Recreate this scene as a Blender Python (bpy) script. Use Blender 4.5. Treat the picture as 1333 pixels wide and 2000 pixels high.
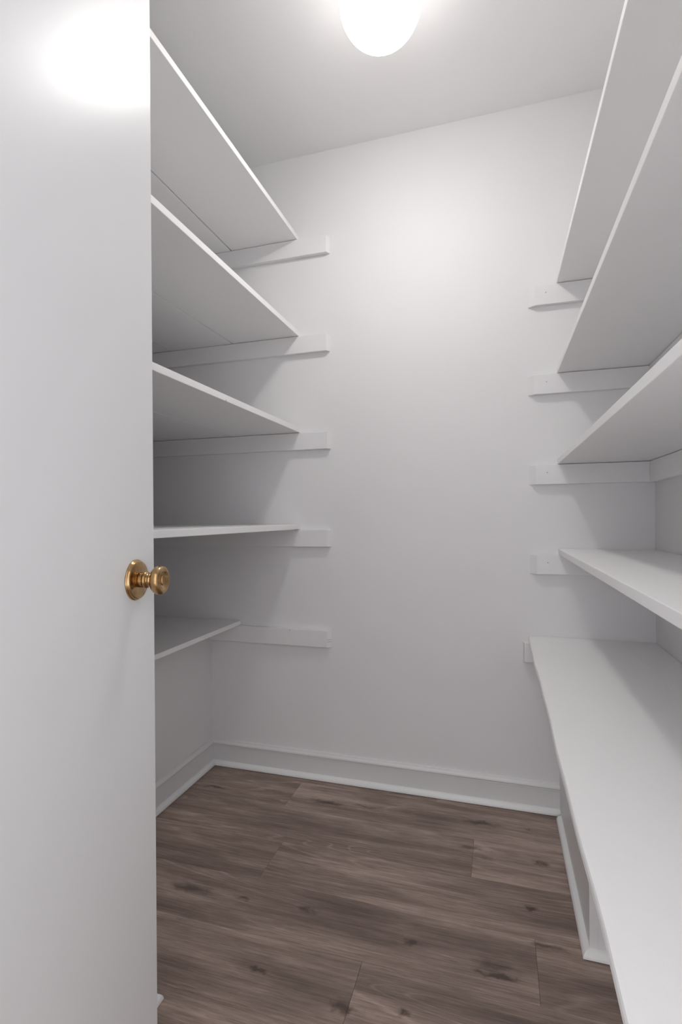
import bpy, bmesh, math, random
from mathutils import Vector, Matrix
random.seed(7)
S = bpy.context.scene
COL = S.collection
for o in list(bpy.data.objects): bpy.data.objects.remove(o)

# ------------------------------------------------------------------ camera
YAW, ROLL = math.radians(16.92), math.radians(-0.44)
FPX, CY = 1006.8, 1011.7
fw = Vector((-math.sin(YAW), math.cos(YAW), 0)); rt = Vector((math.cos(YAW), math.sin(YAW), 0)); up = Vector((0, 0, 1))
r2 = rt*math.cos(ROLL) + up*math.sin(ROLL); u2 = up*math.cos(ROLL) - rt*math.sin(ROLL)
cd = bpy.data.cameras.new('camera'); cam = bpy.data.objects.new('camera', cd); COL.objects.link(cam)
M = Matrix.Identity(4)
for i in range(3):
    M[i][0] = r2[i]; M[i][1] = u2[i]; M[i][2] = -fw[i]
M[0][3], M[1][3], M[2][3] = 1.1471, -1.9006, 1.0141
cam.matrix_world = M
cd.sensor_fit = 'VERTICAL'; cd.sensor_height = 36.0; cd.sensor_width = 24.0
cd.lens = FPX/2000*36.0; cd.shift_y = (CY-1000)/2000; cd.clip_start = .02
S.camera = cam

# ------------------------------------------------------------------ world, lights, exposure
w = bpy.data.worlds.new('world'); S.world = w; w.use_nodes = True
bg = w.node_tree.nodes['Background']
# the bright hall behind the camera, coming in through the doorway
bg.inputs['Color'].default_value = (.965, .97, 1.0, 1); bg.inputs['Strength'].default_value = 2.3
LAMP_BOTTOM, LAMP_SIDE = 98.0, 7.5
S.view_settings.view_transform = 'Standard'; S.view_settings.look = 'None'
S.view_settings.exposure = 0.0; S.view_settings.gamma = 1.0
try: S.view_settings.use_curve_mapping = False
except Exception: pass

# ------------------------------------------------------------------ materials
def new_mat(name):
    m = bpy.data.materials.new(name); m.use_nodes = True
    nt = m.node_tree; return m, nt, nt.nodes['Principled BSDF']

def paint(name, col, rough, bump=.02, scale=60, spec=.5, brush=None, specks=False):
    m, nt, b = new_mat(name); N = nt.nodes.new; L = nt.links.new
    tc = N('ShaderNodeTexCoord'); no = N('ShaderNodeTexNoise'); no.inputs['Scale'].default_value = scale
    no.inputs['Detail'].default_value = 3
    mp = N('ShaderNodeMapping'); L(tc.outputs['Object'], mp.inputs['Vector'])
    if brush: mp.inputs['Scale'].default_value = brush
    L(mp.outputs['Vector'], no.inputs['Vector'])
    big = N('ShaderNodeTexNoise'); big.inputs['Scale'].default_value = 3.0; big.inputs['Detail'].default_value = 4
    L(tc.outputs['Object'], big.inputs['Vector'])
    mr = N('ShaderNodeMapRange'); mr.inputs['From Min'].default_value = .3; mr.inputs['From Max'].default_value = .7
    mr.inputs['To Min'].default_value = .975; mr.inputs['To Max'].default_value = 1.0
    L(big.outputs['Fac'], mr.inputs['Value'])
    mx = N('ShaderNodeVectorMath'); mx.operation = 'SCALE'; mx.inputs[0].default_value = col[:3]
    L(mr.outputs['Result'], mx.inputs['Scale'])
    src = mx.outputs['Vector']
    if specks:
        vo = N('ShaderNodeTexVoronoi'); vo.inputs['Scale'].default_value = 7.0; L(tc.outputs['Object'], vo.inputs['Vector'])
        lt = N('ShaderNodeMapRange'); lt.inputs['From Min'].default_value = .012; lt.inputs['From Max'].default_value = .022
        lt.inputs['To Min'].default_value = .55; lt.inputs['To Max'].default_value = 1
        L(vo.outputs['Distance'], lt.inputs['Value'])
        m2 = N('ShaderNodeVectorMath'); m2.operation = 'SCALE'; L(src, m2.inputs[0]); L(lt.outputs['Result'], m2.inputs['Scale'])
        src = m2.outputs['Vector']
    L(src, b.inputs['Base Color'])
    bp = N('ShaderNodeBump'); bp.inputs['Strength'].default_value = 1.0; bp.inputs['Distance'].default_value = bump*.001*3
    L(no.outputs['Fac'], bp.inputs['Height'])
    bp2 = N('ShaderNodeBump'); bp2.inputs['Distance'].default_value = .0012; L(big.outputs['Fac'], bp2.inputs['Height'])
    L(bp.outputs['Normal'], bp2.inputs['Normal']); L(bp2.outputs['Normal'], b.inputs['Normal'])
    b.inputs['Roughness'].default_value = rough; b.inputs['Specular IOR Level'].default_value = spec
    return m

M_wall = paint('wall_paint', (.855, .845, .85), .6, .03, 90, .35)
M_ceil = paint('ceiling_paint', (.95, .945, .945), .8, .05, 120, .2)
M_shelf = paint('shelf_paint', (.95, .94, .94), .42, .05, 40, .45, brush=(30, 1.5, 30), specks=True)
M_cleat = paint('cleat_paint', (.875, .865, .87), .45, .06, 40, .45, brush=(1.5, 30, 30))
M_trim = paint('trim_paint', (.88, .88, .88), .35, .03, 50, .5)
M_base = paint('baseboard_paint', (.80, .795, .80), .4, .03, 50, .5)
M_shoe = paint('shoe_moulding_paint', (.92, .925, .92), .33, .03, 50, .5)
M_door = paint('door_paint', (.86, .865, .87), .33, .03, 25, .33)
M_hole = paint('nail_filler', (.42, .41, .41), .6)

def metal(name, c1, c2, rough):
    m, nt, b = new_mat(name); N = nt.nodes.new; L = nt.links.new
    tc = N('ShaderNodeTexCoord'); no = N('ShaderNodeTexNoise'); no.inputs['Scale'].default_value = 60; no.inputs['Detail'].default_value = 5
    L(tc.outputs['Object'], no.inputs['Vector'])
    cr = N('ShaderNodeValToRGB'); cr.color_ramp.elements[0].position = .35; cr.color_ramp.elements[1].position = .62
    cr.color_ramp.elements[0].color = (*c1, 1); cr.color_ramp.elements[1].color = (*c2, 1)
    L(no.outputs['Fac'], cr.inputs['Fac']); L(cr.outputs['Color'], b.inputs['Base Color'])
    b.inputs['Metallic'].default_value = 1; b.inputs['Roughness'].default_value = rough
    return m
M_brass = metal('aged_brass', (.36, .22, .10), (.56, .38, .19), .2)
M_hinge = metal('hinge_metal', (.40, .34, .25), (.55, .46, .32), .35)

m, nt, b = new_mat('opal_glass_lit'); M_opal = m
b.inputs['Base Color'].default_value = (.95, .94, .92, 1); b.inputs['Roughness'].default_value = .2
b.inputs['Emission Color'].default_value = (1, .975, .955, 1); 
# emission shaped to even out wall and ceiling: rounded bottom brightest, collar dimmest
tc = nt.nodes.new('ShaderNodeTexCoord'); sx = nt.nodes.new('ShaderNodeSeparateXYZ'); mr = nt.nodes.new('ShaderNodeMapRange')
nt.links.new(tc.outputs['Object'], sx.inputs[0]); nt.links.new(sx.outputs['Z'], mr.inputs['Value'])
mr.inputs['From Min'].default_value = -.190; mr.inputs['From Max'].default_value = -.155
mr.inputs['To Min'].default_value = LAMP_BOTTOM; mr.inputs['To Max'].default_value = LAMP_SIDE
m2 = nt.nodes.new('ShaderNodeMapRange'); nt.links.new(sx.outputs['Z'], m2.inputs['Value'])
m2.inputs['From Min'].default_value = -.10; m2.inputs['From Max'].default_value = -.045
m2.inputs['To Min'].default_value = 1.0; m2.inputs['To Max'].default_value = .3
mm = nt.nodes.new('ShaderNodeMath'); mm.operation = 'MULTIPLY'
nt.links.new(mr.outputs['Result'], mm.inputs[0]); nt.links.new(m2.outputs['Result'], mm.inputs[1])
nt.links.new(mm.outputs[0], b.inputs['Emission Strength'])
M_white_metal = paint('lamp_canopy_enamel', (.85, .85, .85), .3)

# knots measured on the floor: x, y, half length, half width, depth of tone
KNOTS = [(.553,-.159,.060,.011,.55),(.697,-.148,.028,.005,.5),(.335,-.668,.055,.014,.55),(.490,-.664,.018,.006,.45),
         (.662,-.651,.024,.010,.5),(.620,-.852,.012,.0075,.75),(.943,-.676,.016,.008,.6),(1.133,-.690,.045,.014,.42),
         (1.140,-.712,.040,.006,.7),(1.086,-.133,.050,.010,.55),(1.258,-.291,.016,.012,.55),(1.221,-.485,.020,.008,.7),
         (.950,-.855,.013,.008,.65),(.831,-.882,.020,.014,.6),(.126,-.176,.050,.006,.6),(1.068,-.276,.035,.008,.5),
         (1.234,-.128,.015,.006,.4),(1.095,-.31,.030,.012,.3),(1.25,-.60,.035,.006,.5)]
def wood():
    m, nt, b = new_mat('vinyl_oak_plank'); N = nt.nodes.new; L = nt.links.new
    tc = N('ShaderNodeTexCoord'); oi = N('ShaderNodeObjectInfo')
    def math_(op, a, c=None):
        n = N('ShaderNodeMath'); n.operation = op
        for i, v in enumerate((a, c)):
            if v is None: continue
            if isinstance(v, (int, float)): n.inputs[i].default_value = v
            else: L(v, n.inputs[i])
        return n.outputs[0]
    def vec(op, a, c):
        n = N('ShaderNodeVectorMath'); n.operation = op
        for i, v in enumerate((a, c)):
            if isinstance(v, tuple): n.inputs[i].default_value = v
            else: L(v, n.inputs[i])
        return n
    rnd = math_('MULTIPLY', oi.outputs['Random'], 37.0)
    cmb = N('ShaderNodeCombineXYZ'); L(rnd, cmb.inputs['X']); L(rnd, cmb.inputs['Z'])
    P = tc.outputs['Object']
    off = vec('ADD', P, cmb.outputs['Vector']).outputs[0]
    def noise(scale_vec, det=4, rough=.55, dist=0.0, src=off):
        mp = vec('MULTIPLY', src, scale_vec).outputs[0]
        n = N('ShaderNodeTexNoise'); n.inputs['Scale'].default_value = 1; n.inputs['Detail'].default_value = det
        n.inputs['Roughness'].default_value = rough; n.inputs['Distortion'].default_value = dist
        L(mp, n.inputs['Vector']); return n.outputs['Fac']
    def rng(v, a, c, lo, hi):
        n = N('ShaderNodeMapRange'); L(v, n.inputs['Value'])
        for k, x in zip(('From Min','From Max','To Min','To Max'), (a, c, lo, hi)): n.inputs[k].default_value = x
        return n.outputs['Result']
    broad = noise((1.6, 11, 1), 3, .5, .4)
    streak = noise((2.2, 38, 1), 4, .6, .3)
    fine = noise((9, 260, 1), 4, .65)
    pore = noise((26, 700, 1), 2, .6)
    mott = noise((7, 22, 1), 4, .6)
    # cathedral lines: a slow field sampled as thin contours
    field = noise((.9, 7.5, 1), 1.5, .45, .5)
    ring = math_('FRACT', math_('MULTIPLY', field, 17.0))
    line = rng(math_('ABSOLUTE', math_('SUBTRACT', ring, .5)), .0, .13, 1, 0)
    linem = math_('MULTIPLY', line, rng(noise((1.4, 6, 1), 2), .44, .6, 0, 1))
    v = rng(broad, .34, .66, .66, 1.20)
    v = math_('MULTIPLY', v, rng(streak, .33, .68, .78, 1.15))
    v = math_('MULTIPLY', v, rng(fine, .3, .7, .80, 1.16))
    v = math_('MULTIPLY', v, rng(pore, .35, .55, .86, 1.06))
    v = math_('MULTIPLY', v, rng(mott, .32, .68, .88, 1.10))
    v = math_('MULTIPLY', v, math_('ADD', math_('MULTIPLY', linem, .34), 1.0))
    v = math_('MULTIPLY', v, rng(oi.outputs['Random'], 0, 1, .92, 1.07))
    # knots
    wob = N('ShaderNodeTexNoise'); wob.inputs['Scale'].default_value = 38; wob.inputs['Detail'].default_value = 4; L(P, wob.inputs['Vector'])
    wv = vec('SUBTRACT', wob.outputs['Color'], (.5, .5, .5)).outputs[0]
    wv = vec('MULTIPLY', wv, (.085, .030, 0)).outputs[0]
    Pw = vec('ADD', P, wv).outputs[0]
    for kx, ky, hx, hy, t in KNOTS:
        d = vec('SUBTRACT', Pw, (kx, ky, 0)).outputs[0]
        d = vec('MULTIPLY', d, (1/hx, 1/hy, 0)).outputs[0]
        ln = N('ShaderNodeVectorMath'); ln.operation = 'LENGTH'; L(d, ln.inputs[0])
        k = N('ShaderNodeMapRange'); k.interpolation_type = 'SMOOTHSTEP'; L(ln.outputs['Value'], k.inputs['Value'])
        k.inputs['From Min'].default_value = .1; k.inputs['From Max'].default_value = 1.7
        k.inputs['To Min'].default_value = 1-t; k.inputs['To Max'].default_value = 1
        v = math_('MULTIPLY', v, k.outputs['Result'])
    cr = N('ShaderNodeValToRGB'); e = cr.color_ramp.elements
    e[0].position = .25; e[0].color = (.10, .072, .060, 1)
    e[1].position = 1.0; e[1].color = (.50, .385, .33, 1)
    x = e.new(.62); x.color = (.285, .212, .178, 1)
    L(math_('MULTIPLY', v, .78), cr.inputs['Fac']); L(cr.outputs['Color'], b.inputs['Base Color'])
    bp = N('ShaderNodeBump'); bp.inputs['Distance'].default_value = .0004; bp.inputs['Strength'].default_value = .6
    L(fine, bp.inputs['Height']); L(bp.outputs['Normal'], b.inputs['Normal'])
    b.inputs['Roughness'].default_value = .55; b.inputs['Specular IOR Level'].default_value = .35
    return m
M_wood = wood()
M_sub = paint('subfloor', (.06, .05, .045), .9)

# ------------------------------------------------------------------ helpers
def link(name, bm, mat, parent=None, smooth=False):
    me = bpy.data.meshes.new(name); bm.normal_update(); bm.to_mesh(me); bm.free()
    me.materials.append(mat)
    for p in me.polygons: p.use_smooth = smooth
    o = bpy.data.objects.new(name, me); COL.objects.link(o)
    if parent: o.parent = parent
    return o
def tag(o, label=None, cat=None, group=None, kind=None):
    if label: o['label'] = label
    if cat: o['category'] = cat
    if group: o['group'] = group
    if kind: o['kind'] = kind
    return o
def empty(name, label, cat, group=None):
    o = bpy.data.objects.new(name, None); o.empty_display_size = .05; COL.objects.link(o)
    return tag(o, label, cat, group)
def hexa(bm, pts):
    """pts: bottom four (ccw from above), top four"""
    v = [bm.verts.new(p) for p in pts]
    for f in ((3,2,1,0),(4,5,6,7),(0,1,5,4),(1,2,6,5),(2,3,7,6),(3,0,4,7)): bm.faces.new([v[i] for i in f])
    return v
def box(bm, x0, x1, y0, y1, z0, z1):
    return hexa(bm, [(x0,y0,z0),(x1,y0,z0),(x1,y1,z0),(x0,y1,z0),(x0,y0,z1),(x1,y0,z1),(x1,y1,z1),(x0,y1,z1)])
def bevel(bm, w, seg=1):
    bmesh.ops.bevel(bm, geom=list(bm.edges), offset=w, segments=seg, affect='EDGES', profile=.5, clamp_overlap=True)
def boxo(name, mat, x0, x1, y0, y1, z0, z1, parent=None, bev=0, seg=1):
    bm = bmesh.new(); box(bm, x0, x1, y0, y1, z0, z1)
    if bev: bevel(bm, bev, seg)
    return link(name, bm, mat, parent)
def sweep(name, mat, prof, path, parent=None, smooth=False):
    """prof: (out, up) points; path: list of (x, y) with the room on the LEFT of travel; mitred corners"""
    bm = bmesh.new(); rows = []
    n = len(path)
    for i, p in enumerate(path):
        p = Vector(p)
        d0 = (p-Vector(path[i-1])).normalized() if i else None
        d1 = (Vector(path[i+1])-p).normalized() if i < n-1 else None
        if d0 is None: d0 = d1
        if d1 is None: d1 = d0
        n0 = Vector((-d0.y, d0.x)); n1 = Vector((-d1.y, d1.x))
        m = (n0+n1).normalized(); m = m/max(.3, m.dot(n0))
        rows.append([bm.verts.new((p.x+m.x*a, p.y+m.y*a, z)) for a, z in prof])
    k = len(prof)
    for i in range(n-1):
        for j in range(k):
            bm.faces.new((rows[i][j], rows[i][(j+1) % k], rows[i+1][(j+1) % k], rows[i+1][j]))
    bm.faces.new(rows[0][::-1]); bm.faces.new(rows[-1])
    bmesh.ops.recalc_face_normals(bm, faces=bm.faces)
    return link(name, bm, mat, parent, smooth)
def lathe(name, mat, prof, parent=None, n=64, smooth=True):
    """prof: (r, h) along +Z"""
    bm = bmesh.new(); rows = []
    for r, h in prof:
        rows.append([bm.verts.new((max(r,1e-5)*math.cos(2*math.pi*i/n), max(r,1e-5)*math.sin(2*math.pi*i/n), h)) for i in range(n)])
    for a, c in zip(rows, rows[1:]):
        for i in range(n): bm.faces.new((a[i], a[(i+1)%n], c[(i+1)%n], c[i]))
    bmesh.ops.remove_doubles(bm, verts=bm.verts, dist=2e-5)
    bmesh.ops.recalc_face_normals(bm, faces=bm.faces)
    o = link(name, bm, mat, parent, smooth)
    return o

# ------------------------------------------------------------------ setting
W, H = 1.6371, 2.44            # right wall, ceiling
XR0 = -.455                    # back of the deep left recess
YF = -1.93                     # closet front wall (inner face), doorway in it
LEDGE = .581
back = boxo('wall_back', M_wall, XR0-.1, W+.1, 0, .1, -.02, H+.02); tag(back, kind='structure')
bm = bmesh.new()
box(bm, XR0-.1, XR0, YF, 0, LEDGE-.004, H+.02); box(bm, XR0-.1, 0, YF, 0, -.02, LEDGE-.004)
wl = link('wall_left', bm, M_wall); tag(wl, kind='structure')
jog = boxo('wall_left_front', M_wall, XR0, .449, YF, -.987, -.02, H+.02); tag(jog, kind='structure')
wr = boxo('wall_right', M_wall, W, W+.1, YF, 0, -.02, H+.02); tag(wr, kind='structure')
ce = boxo('ceiling', M_ceil, XR0-.1, W+.1, YF-.12, .1, H, H+.1); tag(ce, kind='structure')
DX0, DX1, DH = .74, 1.53, 2.045
bm = bmesh.new()
box(bm, XR0-.1, DX0-.02, YF-.12, YF, -.02, H); box(bm, DX1+.02, W+.1, YF-.12, YF, -.02, H); box(bm, DX0-.02, DX1+.02, YF-.12, YF, DH+.02, H)
wf = link('wall_front', bm, M_wall); tag(wf, kind='structure')
bm = bmesh.new()
box(bm, DX0-.02, DX0, YF-.12, YF, 0, DH+.02); box(bm, DX1, DX1+.02, YF-.12, YF, 0, DH+.02); box(bm, DX0, DX1, YF-.12, YF, DH, DH+.02)
jm = link('trim_1', bm, M_trim); tag(jm, kind='structure')

floor = boxo('floor', M_sub, XR0-.1, W+.1, -3.3, .1, -.12, -.006); tag(floor, kind='structure')
# planks run parallel to the back wall, rows .178 deep, butt joints where the photo shows them
PW, PL = .178, 1.22
joints = {0: .93, 1: .42, 2: 1.068, 3: .495, 4: 1.225, 5: .843}
y1 = .0
row = 0
edges = [0.0, -.050]
while edges[-1] > -3.25: edges.append(edges[-1]-PW)
for row in range(len(edges)-1):
    ya, yb = edges[row+1], edges[row]
    j = joints.get(row, random.uniform(.1, 1.3))
    xs = [j]
    while xs[-1] < W: xs.append(xs[-1]+PL)
    while xs[0] > XR0: xs.insert(0, xs[0]-PL)
    for a, c in zip(xs, xs[1:]):
        a, c = max(a, XR0+.0), min(c, W)
        if c-a < .02: continue
        if ya > -.95 and c < .0: continue
        bm = bmesh.new(); g = .0003
        x0, x1, z = a+g, c-g, -.0001
        bv = .0007
        # plank body with micro-bevelled top edges
        hexa(bm, [(x0,ya+g,-.006),(x1,ya+g,-.006),(x1,yb-g,-.006),(x0,yb-g,-.006),(x0,ya+g,z-bv),(x1,ya+g,z-bv),(x1,yb-g,z-bv),(x0,yb-g,z-bv)])
        top = [f for f in bm.faces if all(v.co.z > -.003 for v in f.verts)]
        r = bmesh.ops.inset_region(bm, faces=top, thickness=bv, depth=0)
        for v in top[0].verts: v.co.z = z
        p = link('plank', bm, M_wood, floor)

# baseboard + shoe moulding
base_prof = [(0,.0),(.0115,.0),(.0115,.078),(.0130,.0795),(.0125,.0825),(.0150,.0845),(.0165,.089),(.0150,.0935),(.0120,.0960),(.0095,.0990),(.0080,.1025),(.0045,.1040),(0,.1040)]
def shoe_prof(b, wd=.016, h=.019):
    pts = [(b, .0022), (b+wd, .0022)]
    for i in range(0, 7):
        a = i/6*math.pi/2; pts.append((b+wd*math.cos(a), .004+(h-.004)*math.sin(a)))
    return pts
PX = 1.3427                    # side of the boxed base on the right
PYF = -.599
bb = sweep('baseboard_back', M_base, base_prof, [(PX, 0), (0, 0)]); tag(bb, kind='structure')
sweep('shoe_moulding', M_shoe, shoe_prof(.0115), [(PX, 0), (.0, 0)], bb)
bl = sweep('baseboard_left', M_base, base_prof, [(0, -.0116), (0, -.986)]); tag(bl, kind='structure')
sweep('shoe_moulding', M_shoe, shoe_prof(.0115), [(0, -.0116), (0, -.970)], bl)
js = sweep('trim_2', M_shoe, shoe_prof(0), [(.0, -.987), (.449, -.987), (.449, YF)]); tag(js, kind='structure')

# boxed base under the wide right-hand counter
bx = empty('boxed_base', 'low white boxed-in base under the wide right-hand counter shelf', 'base')
bx.location = (PX, PYF, 0)
def off(o, p=None):
    o.matrix_parent_inverse = Matrix.Translation(-Vector(o.parent.location)); return o
off(boxo('side_panel', M_base, PX, PX+.018, PYF, -.001, .0, LEDGE, bx))
off(boxo('front_panel', M_base, PX+.0182, W-.001, PYF, PYF+.018, .0, LEDGE, bx))
off(sweep('shoe_moulding', M_shoe, shoe_prof(0), [(W-.001, PYF), (PX, PYF), (PX, -.050)], bx))
b2 = [c for c in bx.children]

# ------------------------------------------------------------------ shelves and cleats
T = .019; CH = .068; CT = .019
def board(parent, x0, x1, y0, y1, ztop, th=T, dz=0.0, bev=.0013):
    bm = bmesh.new(); box(bm, x0, x1, y0, y1, ztop-th+dz, ztop+dz); bevel(bm, bev, 2)
    # a long hand-cut board is never dead straight
    for v in bm.verts: pass
    o = link('board', bm, M_shelf, parent); return off(o)
YS = -.984
left = [(.4030, 2.1256, .0042, 'uppermost left-hand shelf of wide white boards, nearest the ceiling'),
        (.4055, 1.7465, .0034, 'second left-hand shelf from the top, white boards with a dark seam beneath'),
        (.4075, 1.3686, .0007, 'third left-hand shelf from the top, white boards seen from just below'),
        (.4030, .9899, .0008, 'left-hand white shelf level with the eye, just above the brass knob')]
GS_L = 'white board shelves across the left recess'
GS_R = 'narrow white shelves on the right wall'
for X, Z, gap, lab in left:
    s = empty('shelf', lab, 'shelf', GS_L); s.location = (XR0, YS, Z-T)
    e = X
    for i in range(3):
        a = X-.286*(i+1)-gap*i if i < 2 else XR0+.001
        board(s, a, e, YS, -.0015, Z, dz=(-.0006 if i == 1 and gap > .002 else 0)); e = a-gap
s = empty('shelf', 'lowest and shallowest left-hand shelf, a dim white ledge ending short of its cleat', 'shelf', GS_L)
s.location = (XR0, YS, .581)
board(s, XR0+.001, .1365, YS, -.0015, .598, th=.017)
right = [(1.3438, 1.8230, 'uppermost right-hand shelf, a narrow white board seen from below'),
         (1.3435, 1.5189, 'second right-hand shelf from the top, a narrow white board rising across the upper right'),
         (1.3435, 1.2103, 'third right-hand shelf from the top, white board with a small chip in its front edge'),
         (1.3445, .9037, 'fourth right-hand shelf from the top, white board whose top face shows, above the counter')]
YR = -1.90
for X, Z, lab in right:
    s = empty('shelf', lab, 'shelf', GS_R); s.location = (X, YR, Z-T)
    board(s, X, W-.001, YR, -.0015, Z)
s = empty('counter_shelf', 'lowest right-hand shelf, a wide white counter-like board over the boxed base', 'shelf')
s.location = (1.2467, YR, .581)
bm = bmesh.new(); 
# front edge of the counter is softly uneven
seg = 40; rowsv = []
for i in range(seg+1):
    y = YR+(-.0015-YR)*i/seg
    dx = .0011*math.sin(y*9+1)+.0007*math.sin(y*23)
    X = 1.2455+dx
    pr = [(X+.0015,.5811),(X+.0002,.5830),(X,.5935),(X+.0012,.5978),(X+.0045,.6000),(1.5388,.6000),(1.5388,.5811)]
    rowsv.append([bm.verts.new((px, y, pz)) for px, pz in pr])
for a, c in zip(rowsv, rowsv[1:]):
    for j in range(7): bm.faces.new((a[j], a[(j+1)%7], c[(j+1)%7], c[j]))
bm.faces.new(rowsv[0]); bm.faces.new(rowsv[-1][::-1]); bmesh.ops.recalc_face_normals(bm, faces=bm.faces)
off(link('board', bm, M_shelf, s))
board(s, 1.5393, W-.001, YR, -.0015, .6000, bev=.0006)

def cleat_back(label, xa, xb, ztop, slant_left=0, slant_right=0, h=CH, grp=None, nails=()):
    """cleat on the back wall from xa to xb; free end cut at a slant"""
    e = empty('shelf_cleat', label, 'cleat', grp); e.location = (xa, -CT, ztop-h)
    bm = bmesh.new(); z0, z1 = ztop-h, ztop-.0014
    hexa(bm, [(xa+slant_left,-CT,z0),(xb-slant_right,-CT,z0),(xb,-.0003,z0),(xa,-.0003,z0),
              (xa+slant_left,-CT,z1),(xb-slant_right,-CT,z1),(xb,-.0003,z1),(xa,-.0003,z1)])
    bevel(bm, .0012, 2)
    off(link('strip', bm, M_cleat, e))
    for nx, nz in nails:
        b_ = bmesh.new(); bmesh.ops.create_cone(b_, cap_ends=True, segments=10, radius1=.0022, radius2=.0018, depth=.0006,
            matrix=Matrix.Translation((nx, -CT-.0001, nz)) @ Matrix.Rotation(math.pi/2, 4, 'X'))
        off(link('nail', b_, M_hole, e))
    return e
lz = [2.1066, 1.7275, 1.3496, .9709]
GC_L = 'cleats on the back wall under the left-hand shelves'; GC_R = 'cleats on the back wall under the right-hand shelves'
ll = ['white wall cleat under the uppermost left-hand shelf, its end nearly lost against the bright wall',
      'white wall cleat under the second left-hand shelf from the top',
      'white wall cleat under the third left-hand shelf from the top',
      'white wall cleat under the eye-level left-hand shelf, half in shadow']
for z, lab, xb in zip(lz, ll, (.532, .5298, .5305, .528)):
    cleat_back(lab, XR0+.001, xb, z, 0, .009, grp=GC_L, nails=())
lc = cleat_back('grey-white wall cleat under the lowest left-hand shelf, grooved at its cut end', .001, .527, .5808, 0, .013, h=.066, grp=GC_L, nails=((.36, .575),))
bm = bmesh.new()
for gz in (.536, .5435):
    # two shallow saw grooves standing in the cut end
    hexa(bm, [(.5142,-.0188,gz),(.5272,-.0008,gz),(.5275,-.0010,gz),(.5147,-.0190,gz),(.5142,-.0188,gz+.0012),(.5272,-.0008,gz+.0012),(.5275,-.0010,gz+.0012),(.5147,-.0190,gz+.0012)])
off(link('saw_groove', bm, M_hole, lc))
rz = [1.8040, 1.4999, 1.1913, .8847]
rl = ['white wall cleat under the uppermost right-hand shelf, pointed shadow at its free end',
      'white wall cleat on the back wall under the second right-hand shelf from the top',
      'white back-wall cleat under the third right-hand shelf, meeting a side cleat in the corner',
      'white wall cleat on the back wall just above the counter, under the fourth right-hand shelf']
for z, lab, xa in zip(rz, rl, (1.2509, 1.2508, 1.2520, 1.2526)):
    cleat_back(lab, xa, W-.001, z, .022, 0, grp=GC_R, nails=((1.3095, z-.028),))
cleat_back('short stub of cleat showing at the back corner of the wide counter', 1.2283, PX-.0005, .5808, .004, 0, grp=GC_R)
GC_S = 'side cleats along the right wall'
sl = ['long cleat on the right wall under the uppermost right-hand shelf',
      'side cleat under the second right-hand shelf, seen as a thin grey strip',
      'white side cleat under the third right-hand shelf, at the right picture edge',
      'long cleat on the right wall under the fourth right-hand shelf']
for z, lab in zip(rz, sl):
    e = empty('side_cleat', lab, 'cleat', GC_S); e.location = (W-CT, YR, z-CH)
    off(boxo('strip', M_shelf, W-CT, W-.0006, YR, -CT-.0012, z-CH, z-.0014, e, bev=.0012, seg=2))

# ------------------------------------------------------------------ door with knob
ANG = math.radians(9.5)
dvec = Vector((-math.sin(ANG), math.cos(ANG), 0)); nvec = Vector((math.cos(ANG), math.sin(ANG), 0))
R0 = Vector((.594, -1.21, .918))            # rosette centre on the door face
free = R0 + dvec*.0605; free.z = 0
DW, DT, DHH = .765, .035, 2.03
dr = empty('door_1', 'open white slab door with a brass knob, filling the left of the picture', 'door'); dr['kind'] = 'structure'
dr.location = free - dvec*DW; dr.rotation_euler = (0, 0, ANG)
# local frame: +Y along the door to the free edge, +X out of the visible face
bm = bmesh.new()
hexa(bm, [(-DT,0,.01),(0,0,.01),(0,DW,.01),(-DT,DW-.002,.01),(-DT,0,DHH),(0,0,DHH),(0,DW,DHH),(-DT,DW-.002,DHH)])
bevel(bm, .0015, 2)
slab = link('slab', bm, M_door, dr)
lk = Vector((0, DW-.0605, R0.z))
RX = Matrix.Rotation(math.pi/2, 4, 'Y')
def lat(name, prof, parent, flip=False, mat=None):
    o = lathe(name, mat or M_brass, prof, parent)
    Mx = Matrix.Translation(lk) @ RX
    if flip: Mx = Matrix.Translation(lk+Vector((-DT,0,0))) @ Matrix.Rotation(-math.pi/2, 4, 'Y')
    if parent is dr: o.matrix_local = Mx
    return o
rosette = [(0,.0),(.0324,.0),(.0326,.0012),(.0318,.0028),(.0306,.0034),(.0306,.0048),(.0296,.0062),(.0278,.0068),(.0262,.0068),(.0250,.0073),(.0120,.0080),(0,.0082)]
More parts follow.
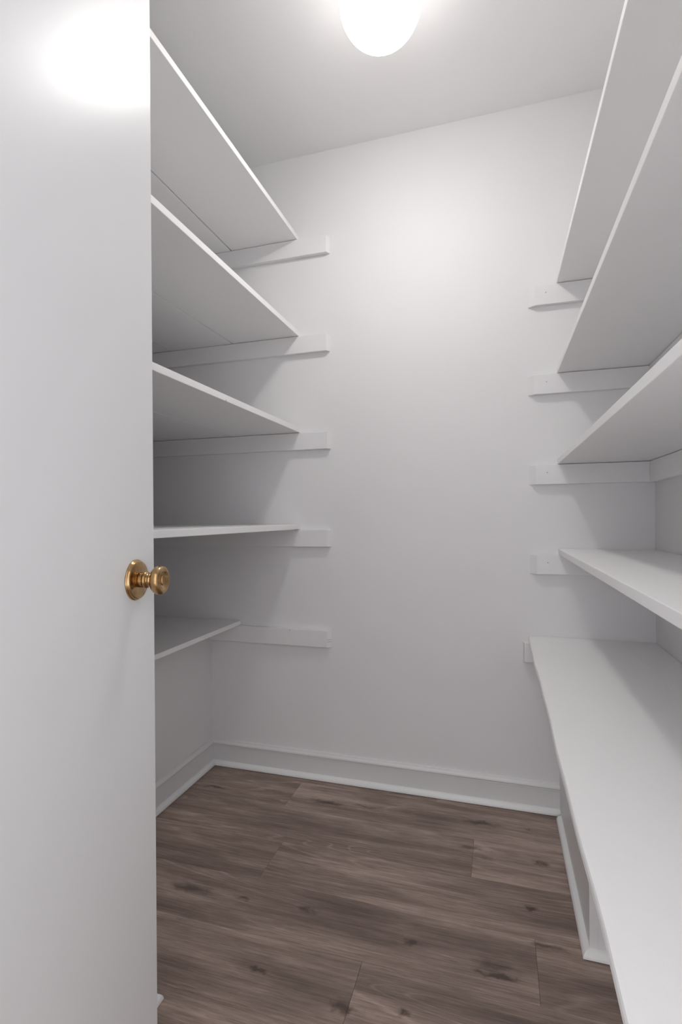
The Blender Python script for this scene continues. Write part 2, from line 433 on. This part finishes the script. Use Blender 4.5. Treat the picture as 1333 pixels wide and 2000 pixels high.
neck = [(0,.0078),(.0118,.0078),(.0120,.0110),(.0112,.0135),(.0112,.0150),(.0128,.0162),(.0136,.0180),(.0128,.0200),(.0108,.0212),(.0098,.0225),(.0098,.0240),(.0106,.0252),(.0098,.0264),(.0090,.0280),(.0088,.0300),(0,.0300)]
knob = [(0,.0285),(.0100,.0286),(.0140,.0296),(.0185,.0322),(.0215,.0352),(.0229,.0385),(.0231,.0410),(.0226,.0440),(.0212,.0466),(.0190,.0480),(.0165,.0484),(.0146,.0478),(.0128,.0462),(.0110,.0452),(.0070,.0446),(0,.0444)]
for fl in (False, True):
    k = lat('knob', knob, dr, fl)
    k['label'] = 'round dished brass knob'
    # rosette and neck are pieces of the knob set
    r_ = lathe('rosette', M_brass, rosette, k)
    n_ = lathe('neck', M_brass, neck, k)
    if not fl:
        bm = bmesh.new()   # oval thumb turn lying in the dish
        bmesh.ops.create_uvsphere(bm, u_segments=20, v_segments=10, radius=1, matrix=Matrix.Translation((0,0,.0448)) @ Matrix.Diagonal((.0085,.0032,.0022,1)))
        link('thumb_turn', bm, M_brass, k, True)
for hz in (.22, 1.05, 1.80):
    h = boxo('hinge', M_hinge, .0002, .004, -.006, .028, hz, hz+.09, dr, bev=.0006)
    bm = bmesh.new(); bmesh.ops.create_cone(bm, cap_ends=True, segments=16, radius1=.006, radius2=.006, depth=.09, matrix=Matrix.Translation((.006,-.004,hz+.045)))
    link('hinge_barrel', bm, M_hinge, h, False)

# ------------------------------------------------------------------ ceiling lamp
LX, LY = .866, -.59
lamp = empty('ceiling_lamp', 'glowing white opal glass ceiling lamp with rounded bottom', 'ceiling lamp')
lamp.location = (LX, LY, H)
bz = 2.248-H
R = .1062
prof = []
for i in range(0, 17):
    a = i/16*math.pi/2
    prof.append((R*math.sin(a), bz+.100*(1-math.cos(a))))
prof += [(R*1.015, bz+.122), (R*1.02, bz+.142), (R*1.0, bz+.158), (R*.92, bz+.168), (R*.84, bz+.173)]
lathe('shade', M_opal, prof, lamp)
lathe('canopy', M_white_metal, [(0,0),(.098,0),(.100,-.004),(.098,-.014),(.092,-.020),(.080,-.022),(0,-.022)], lamp)
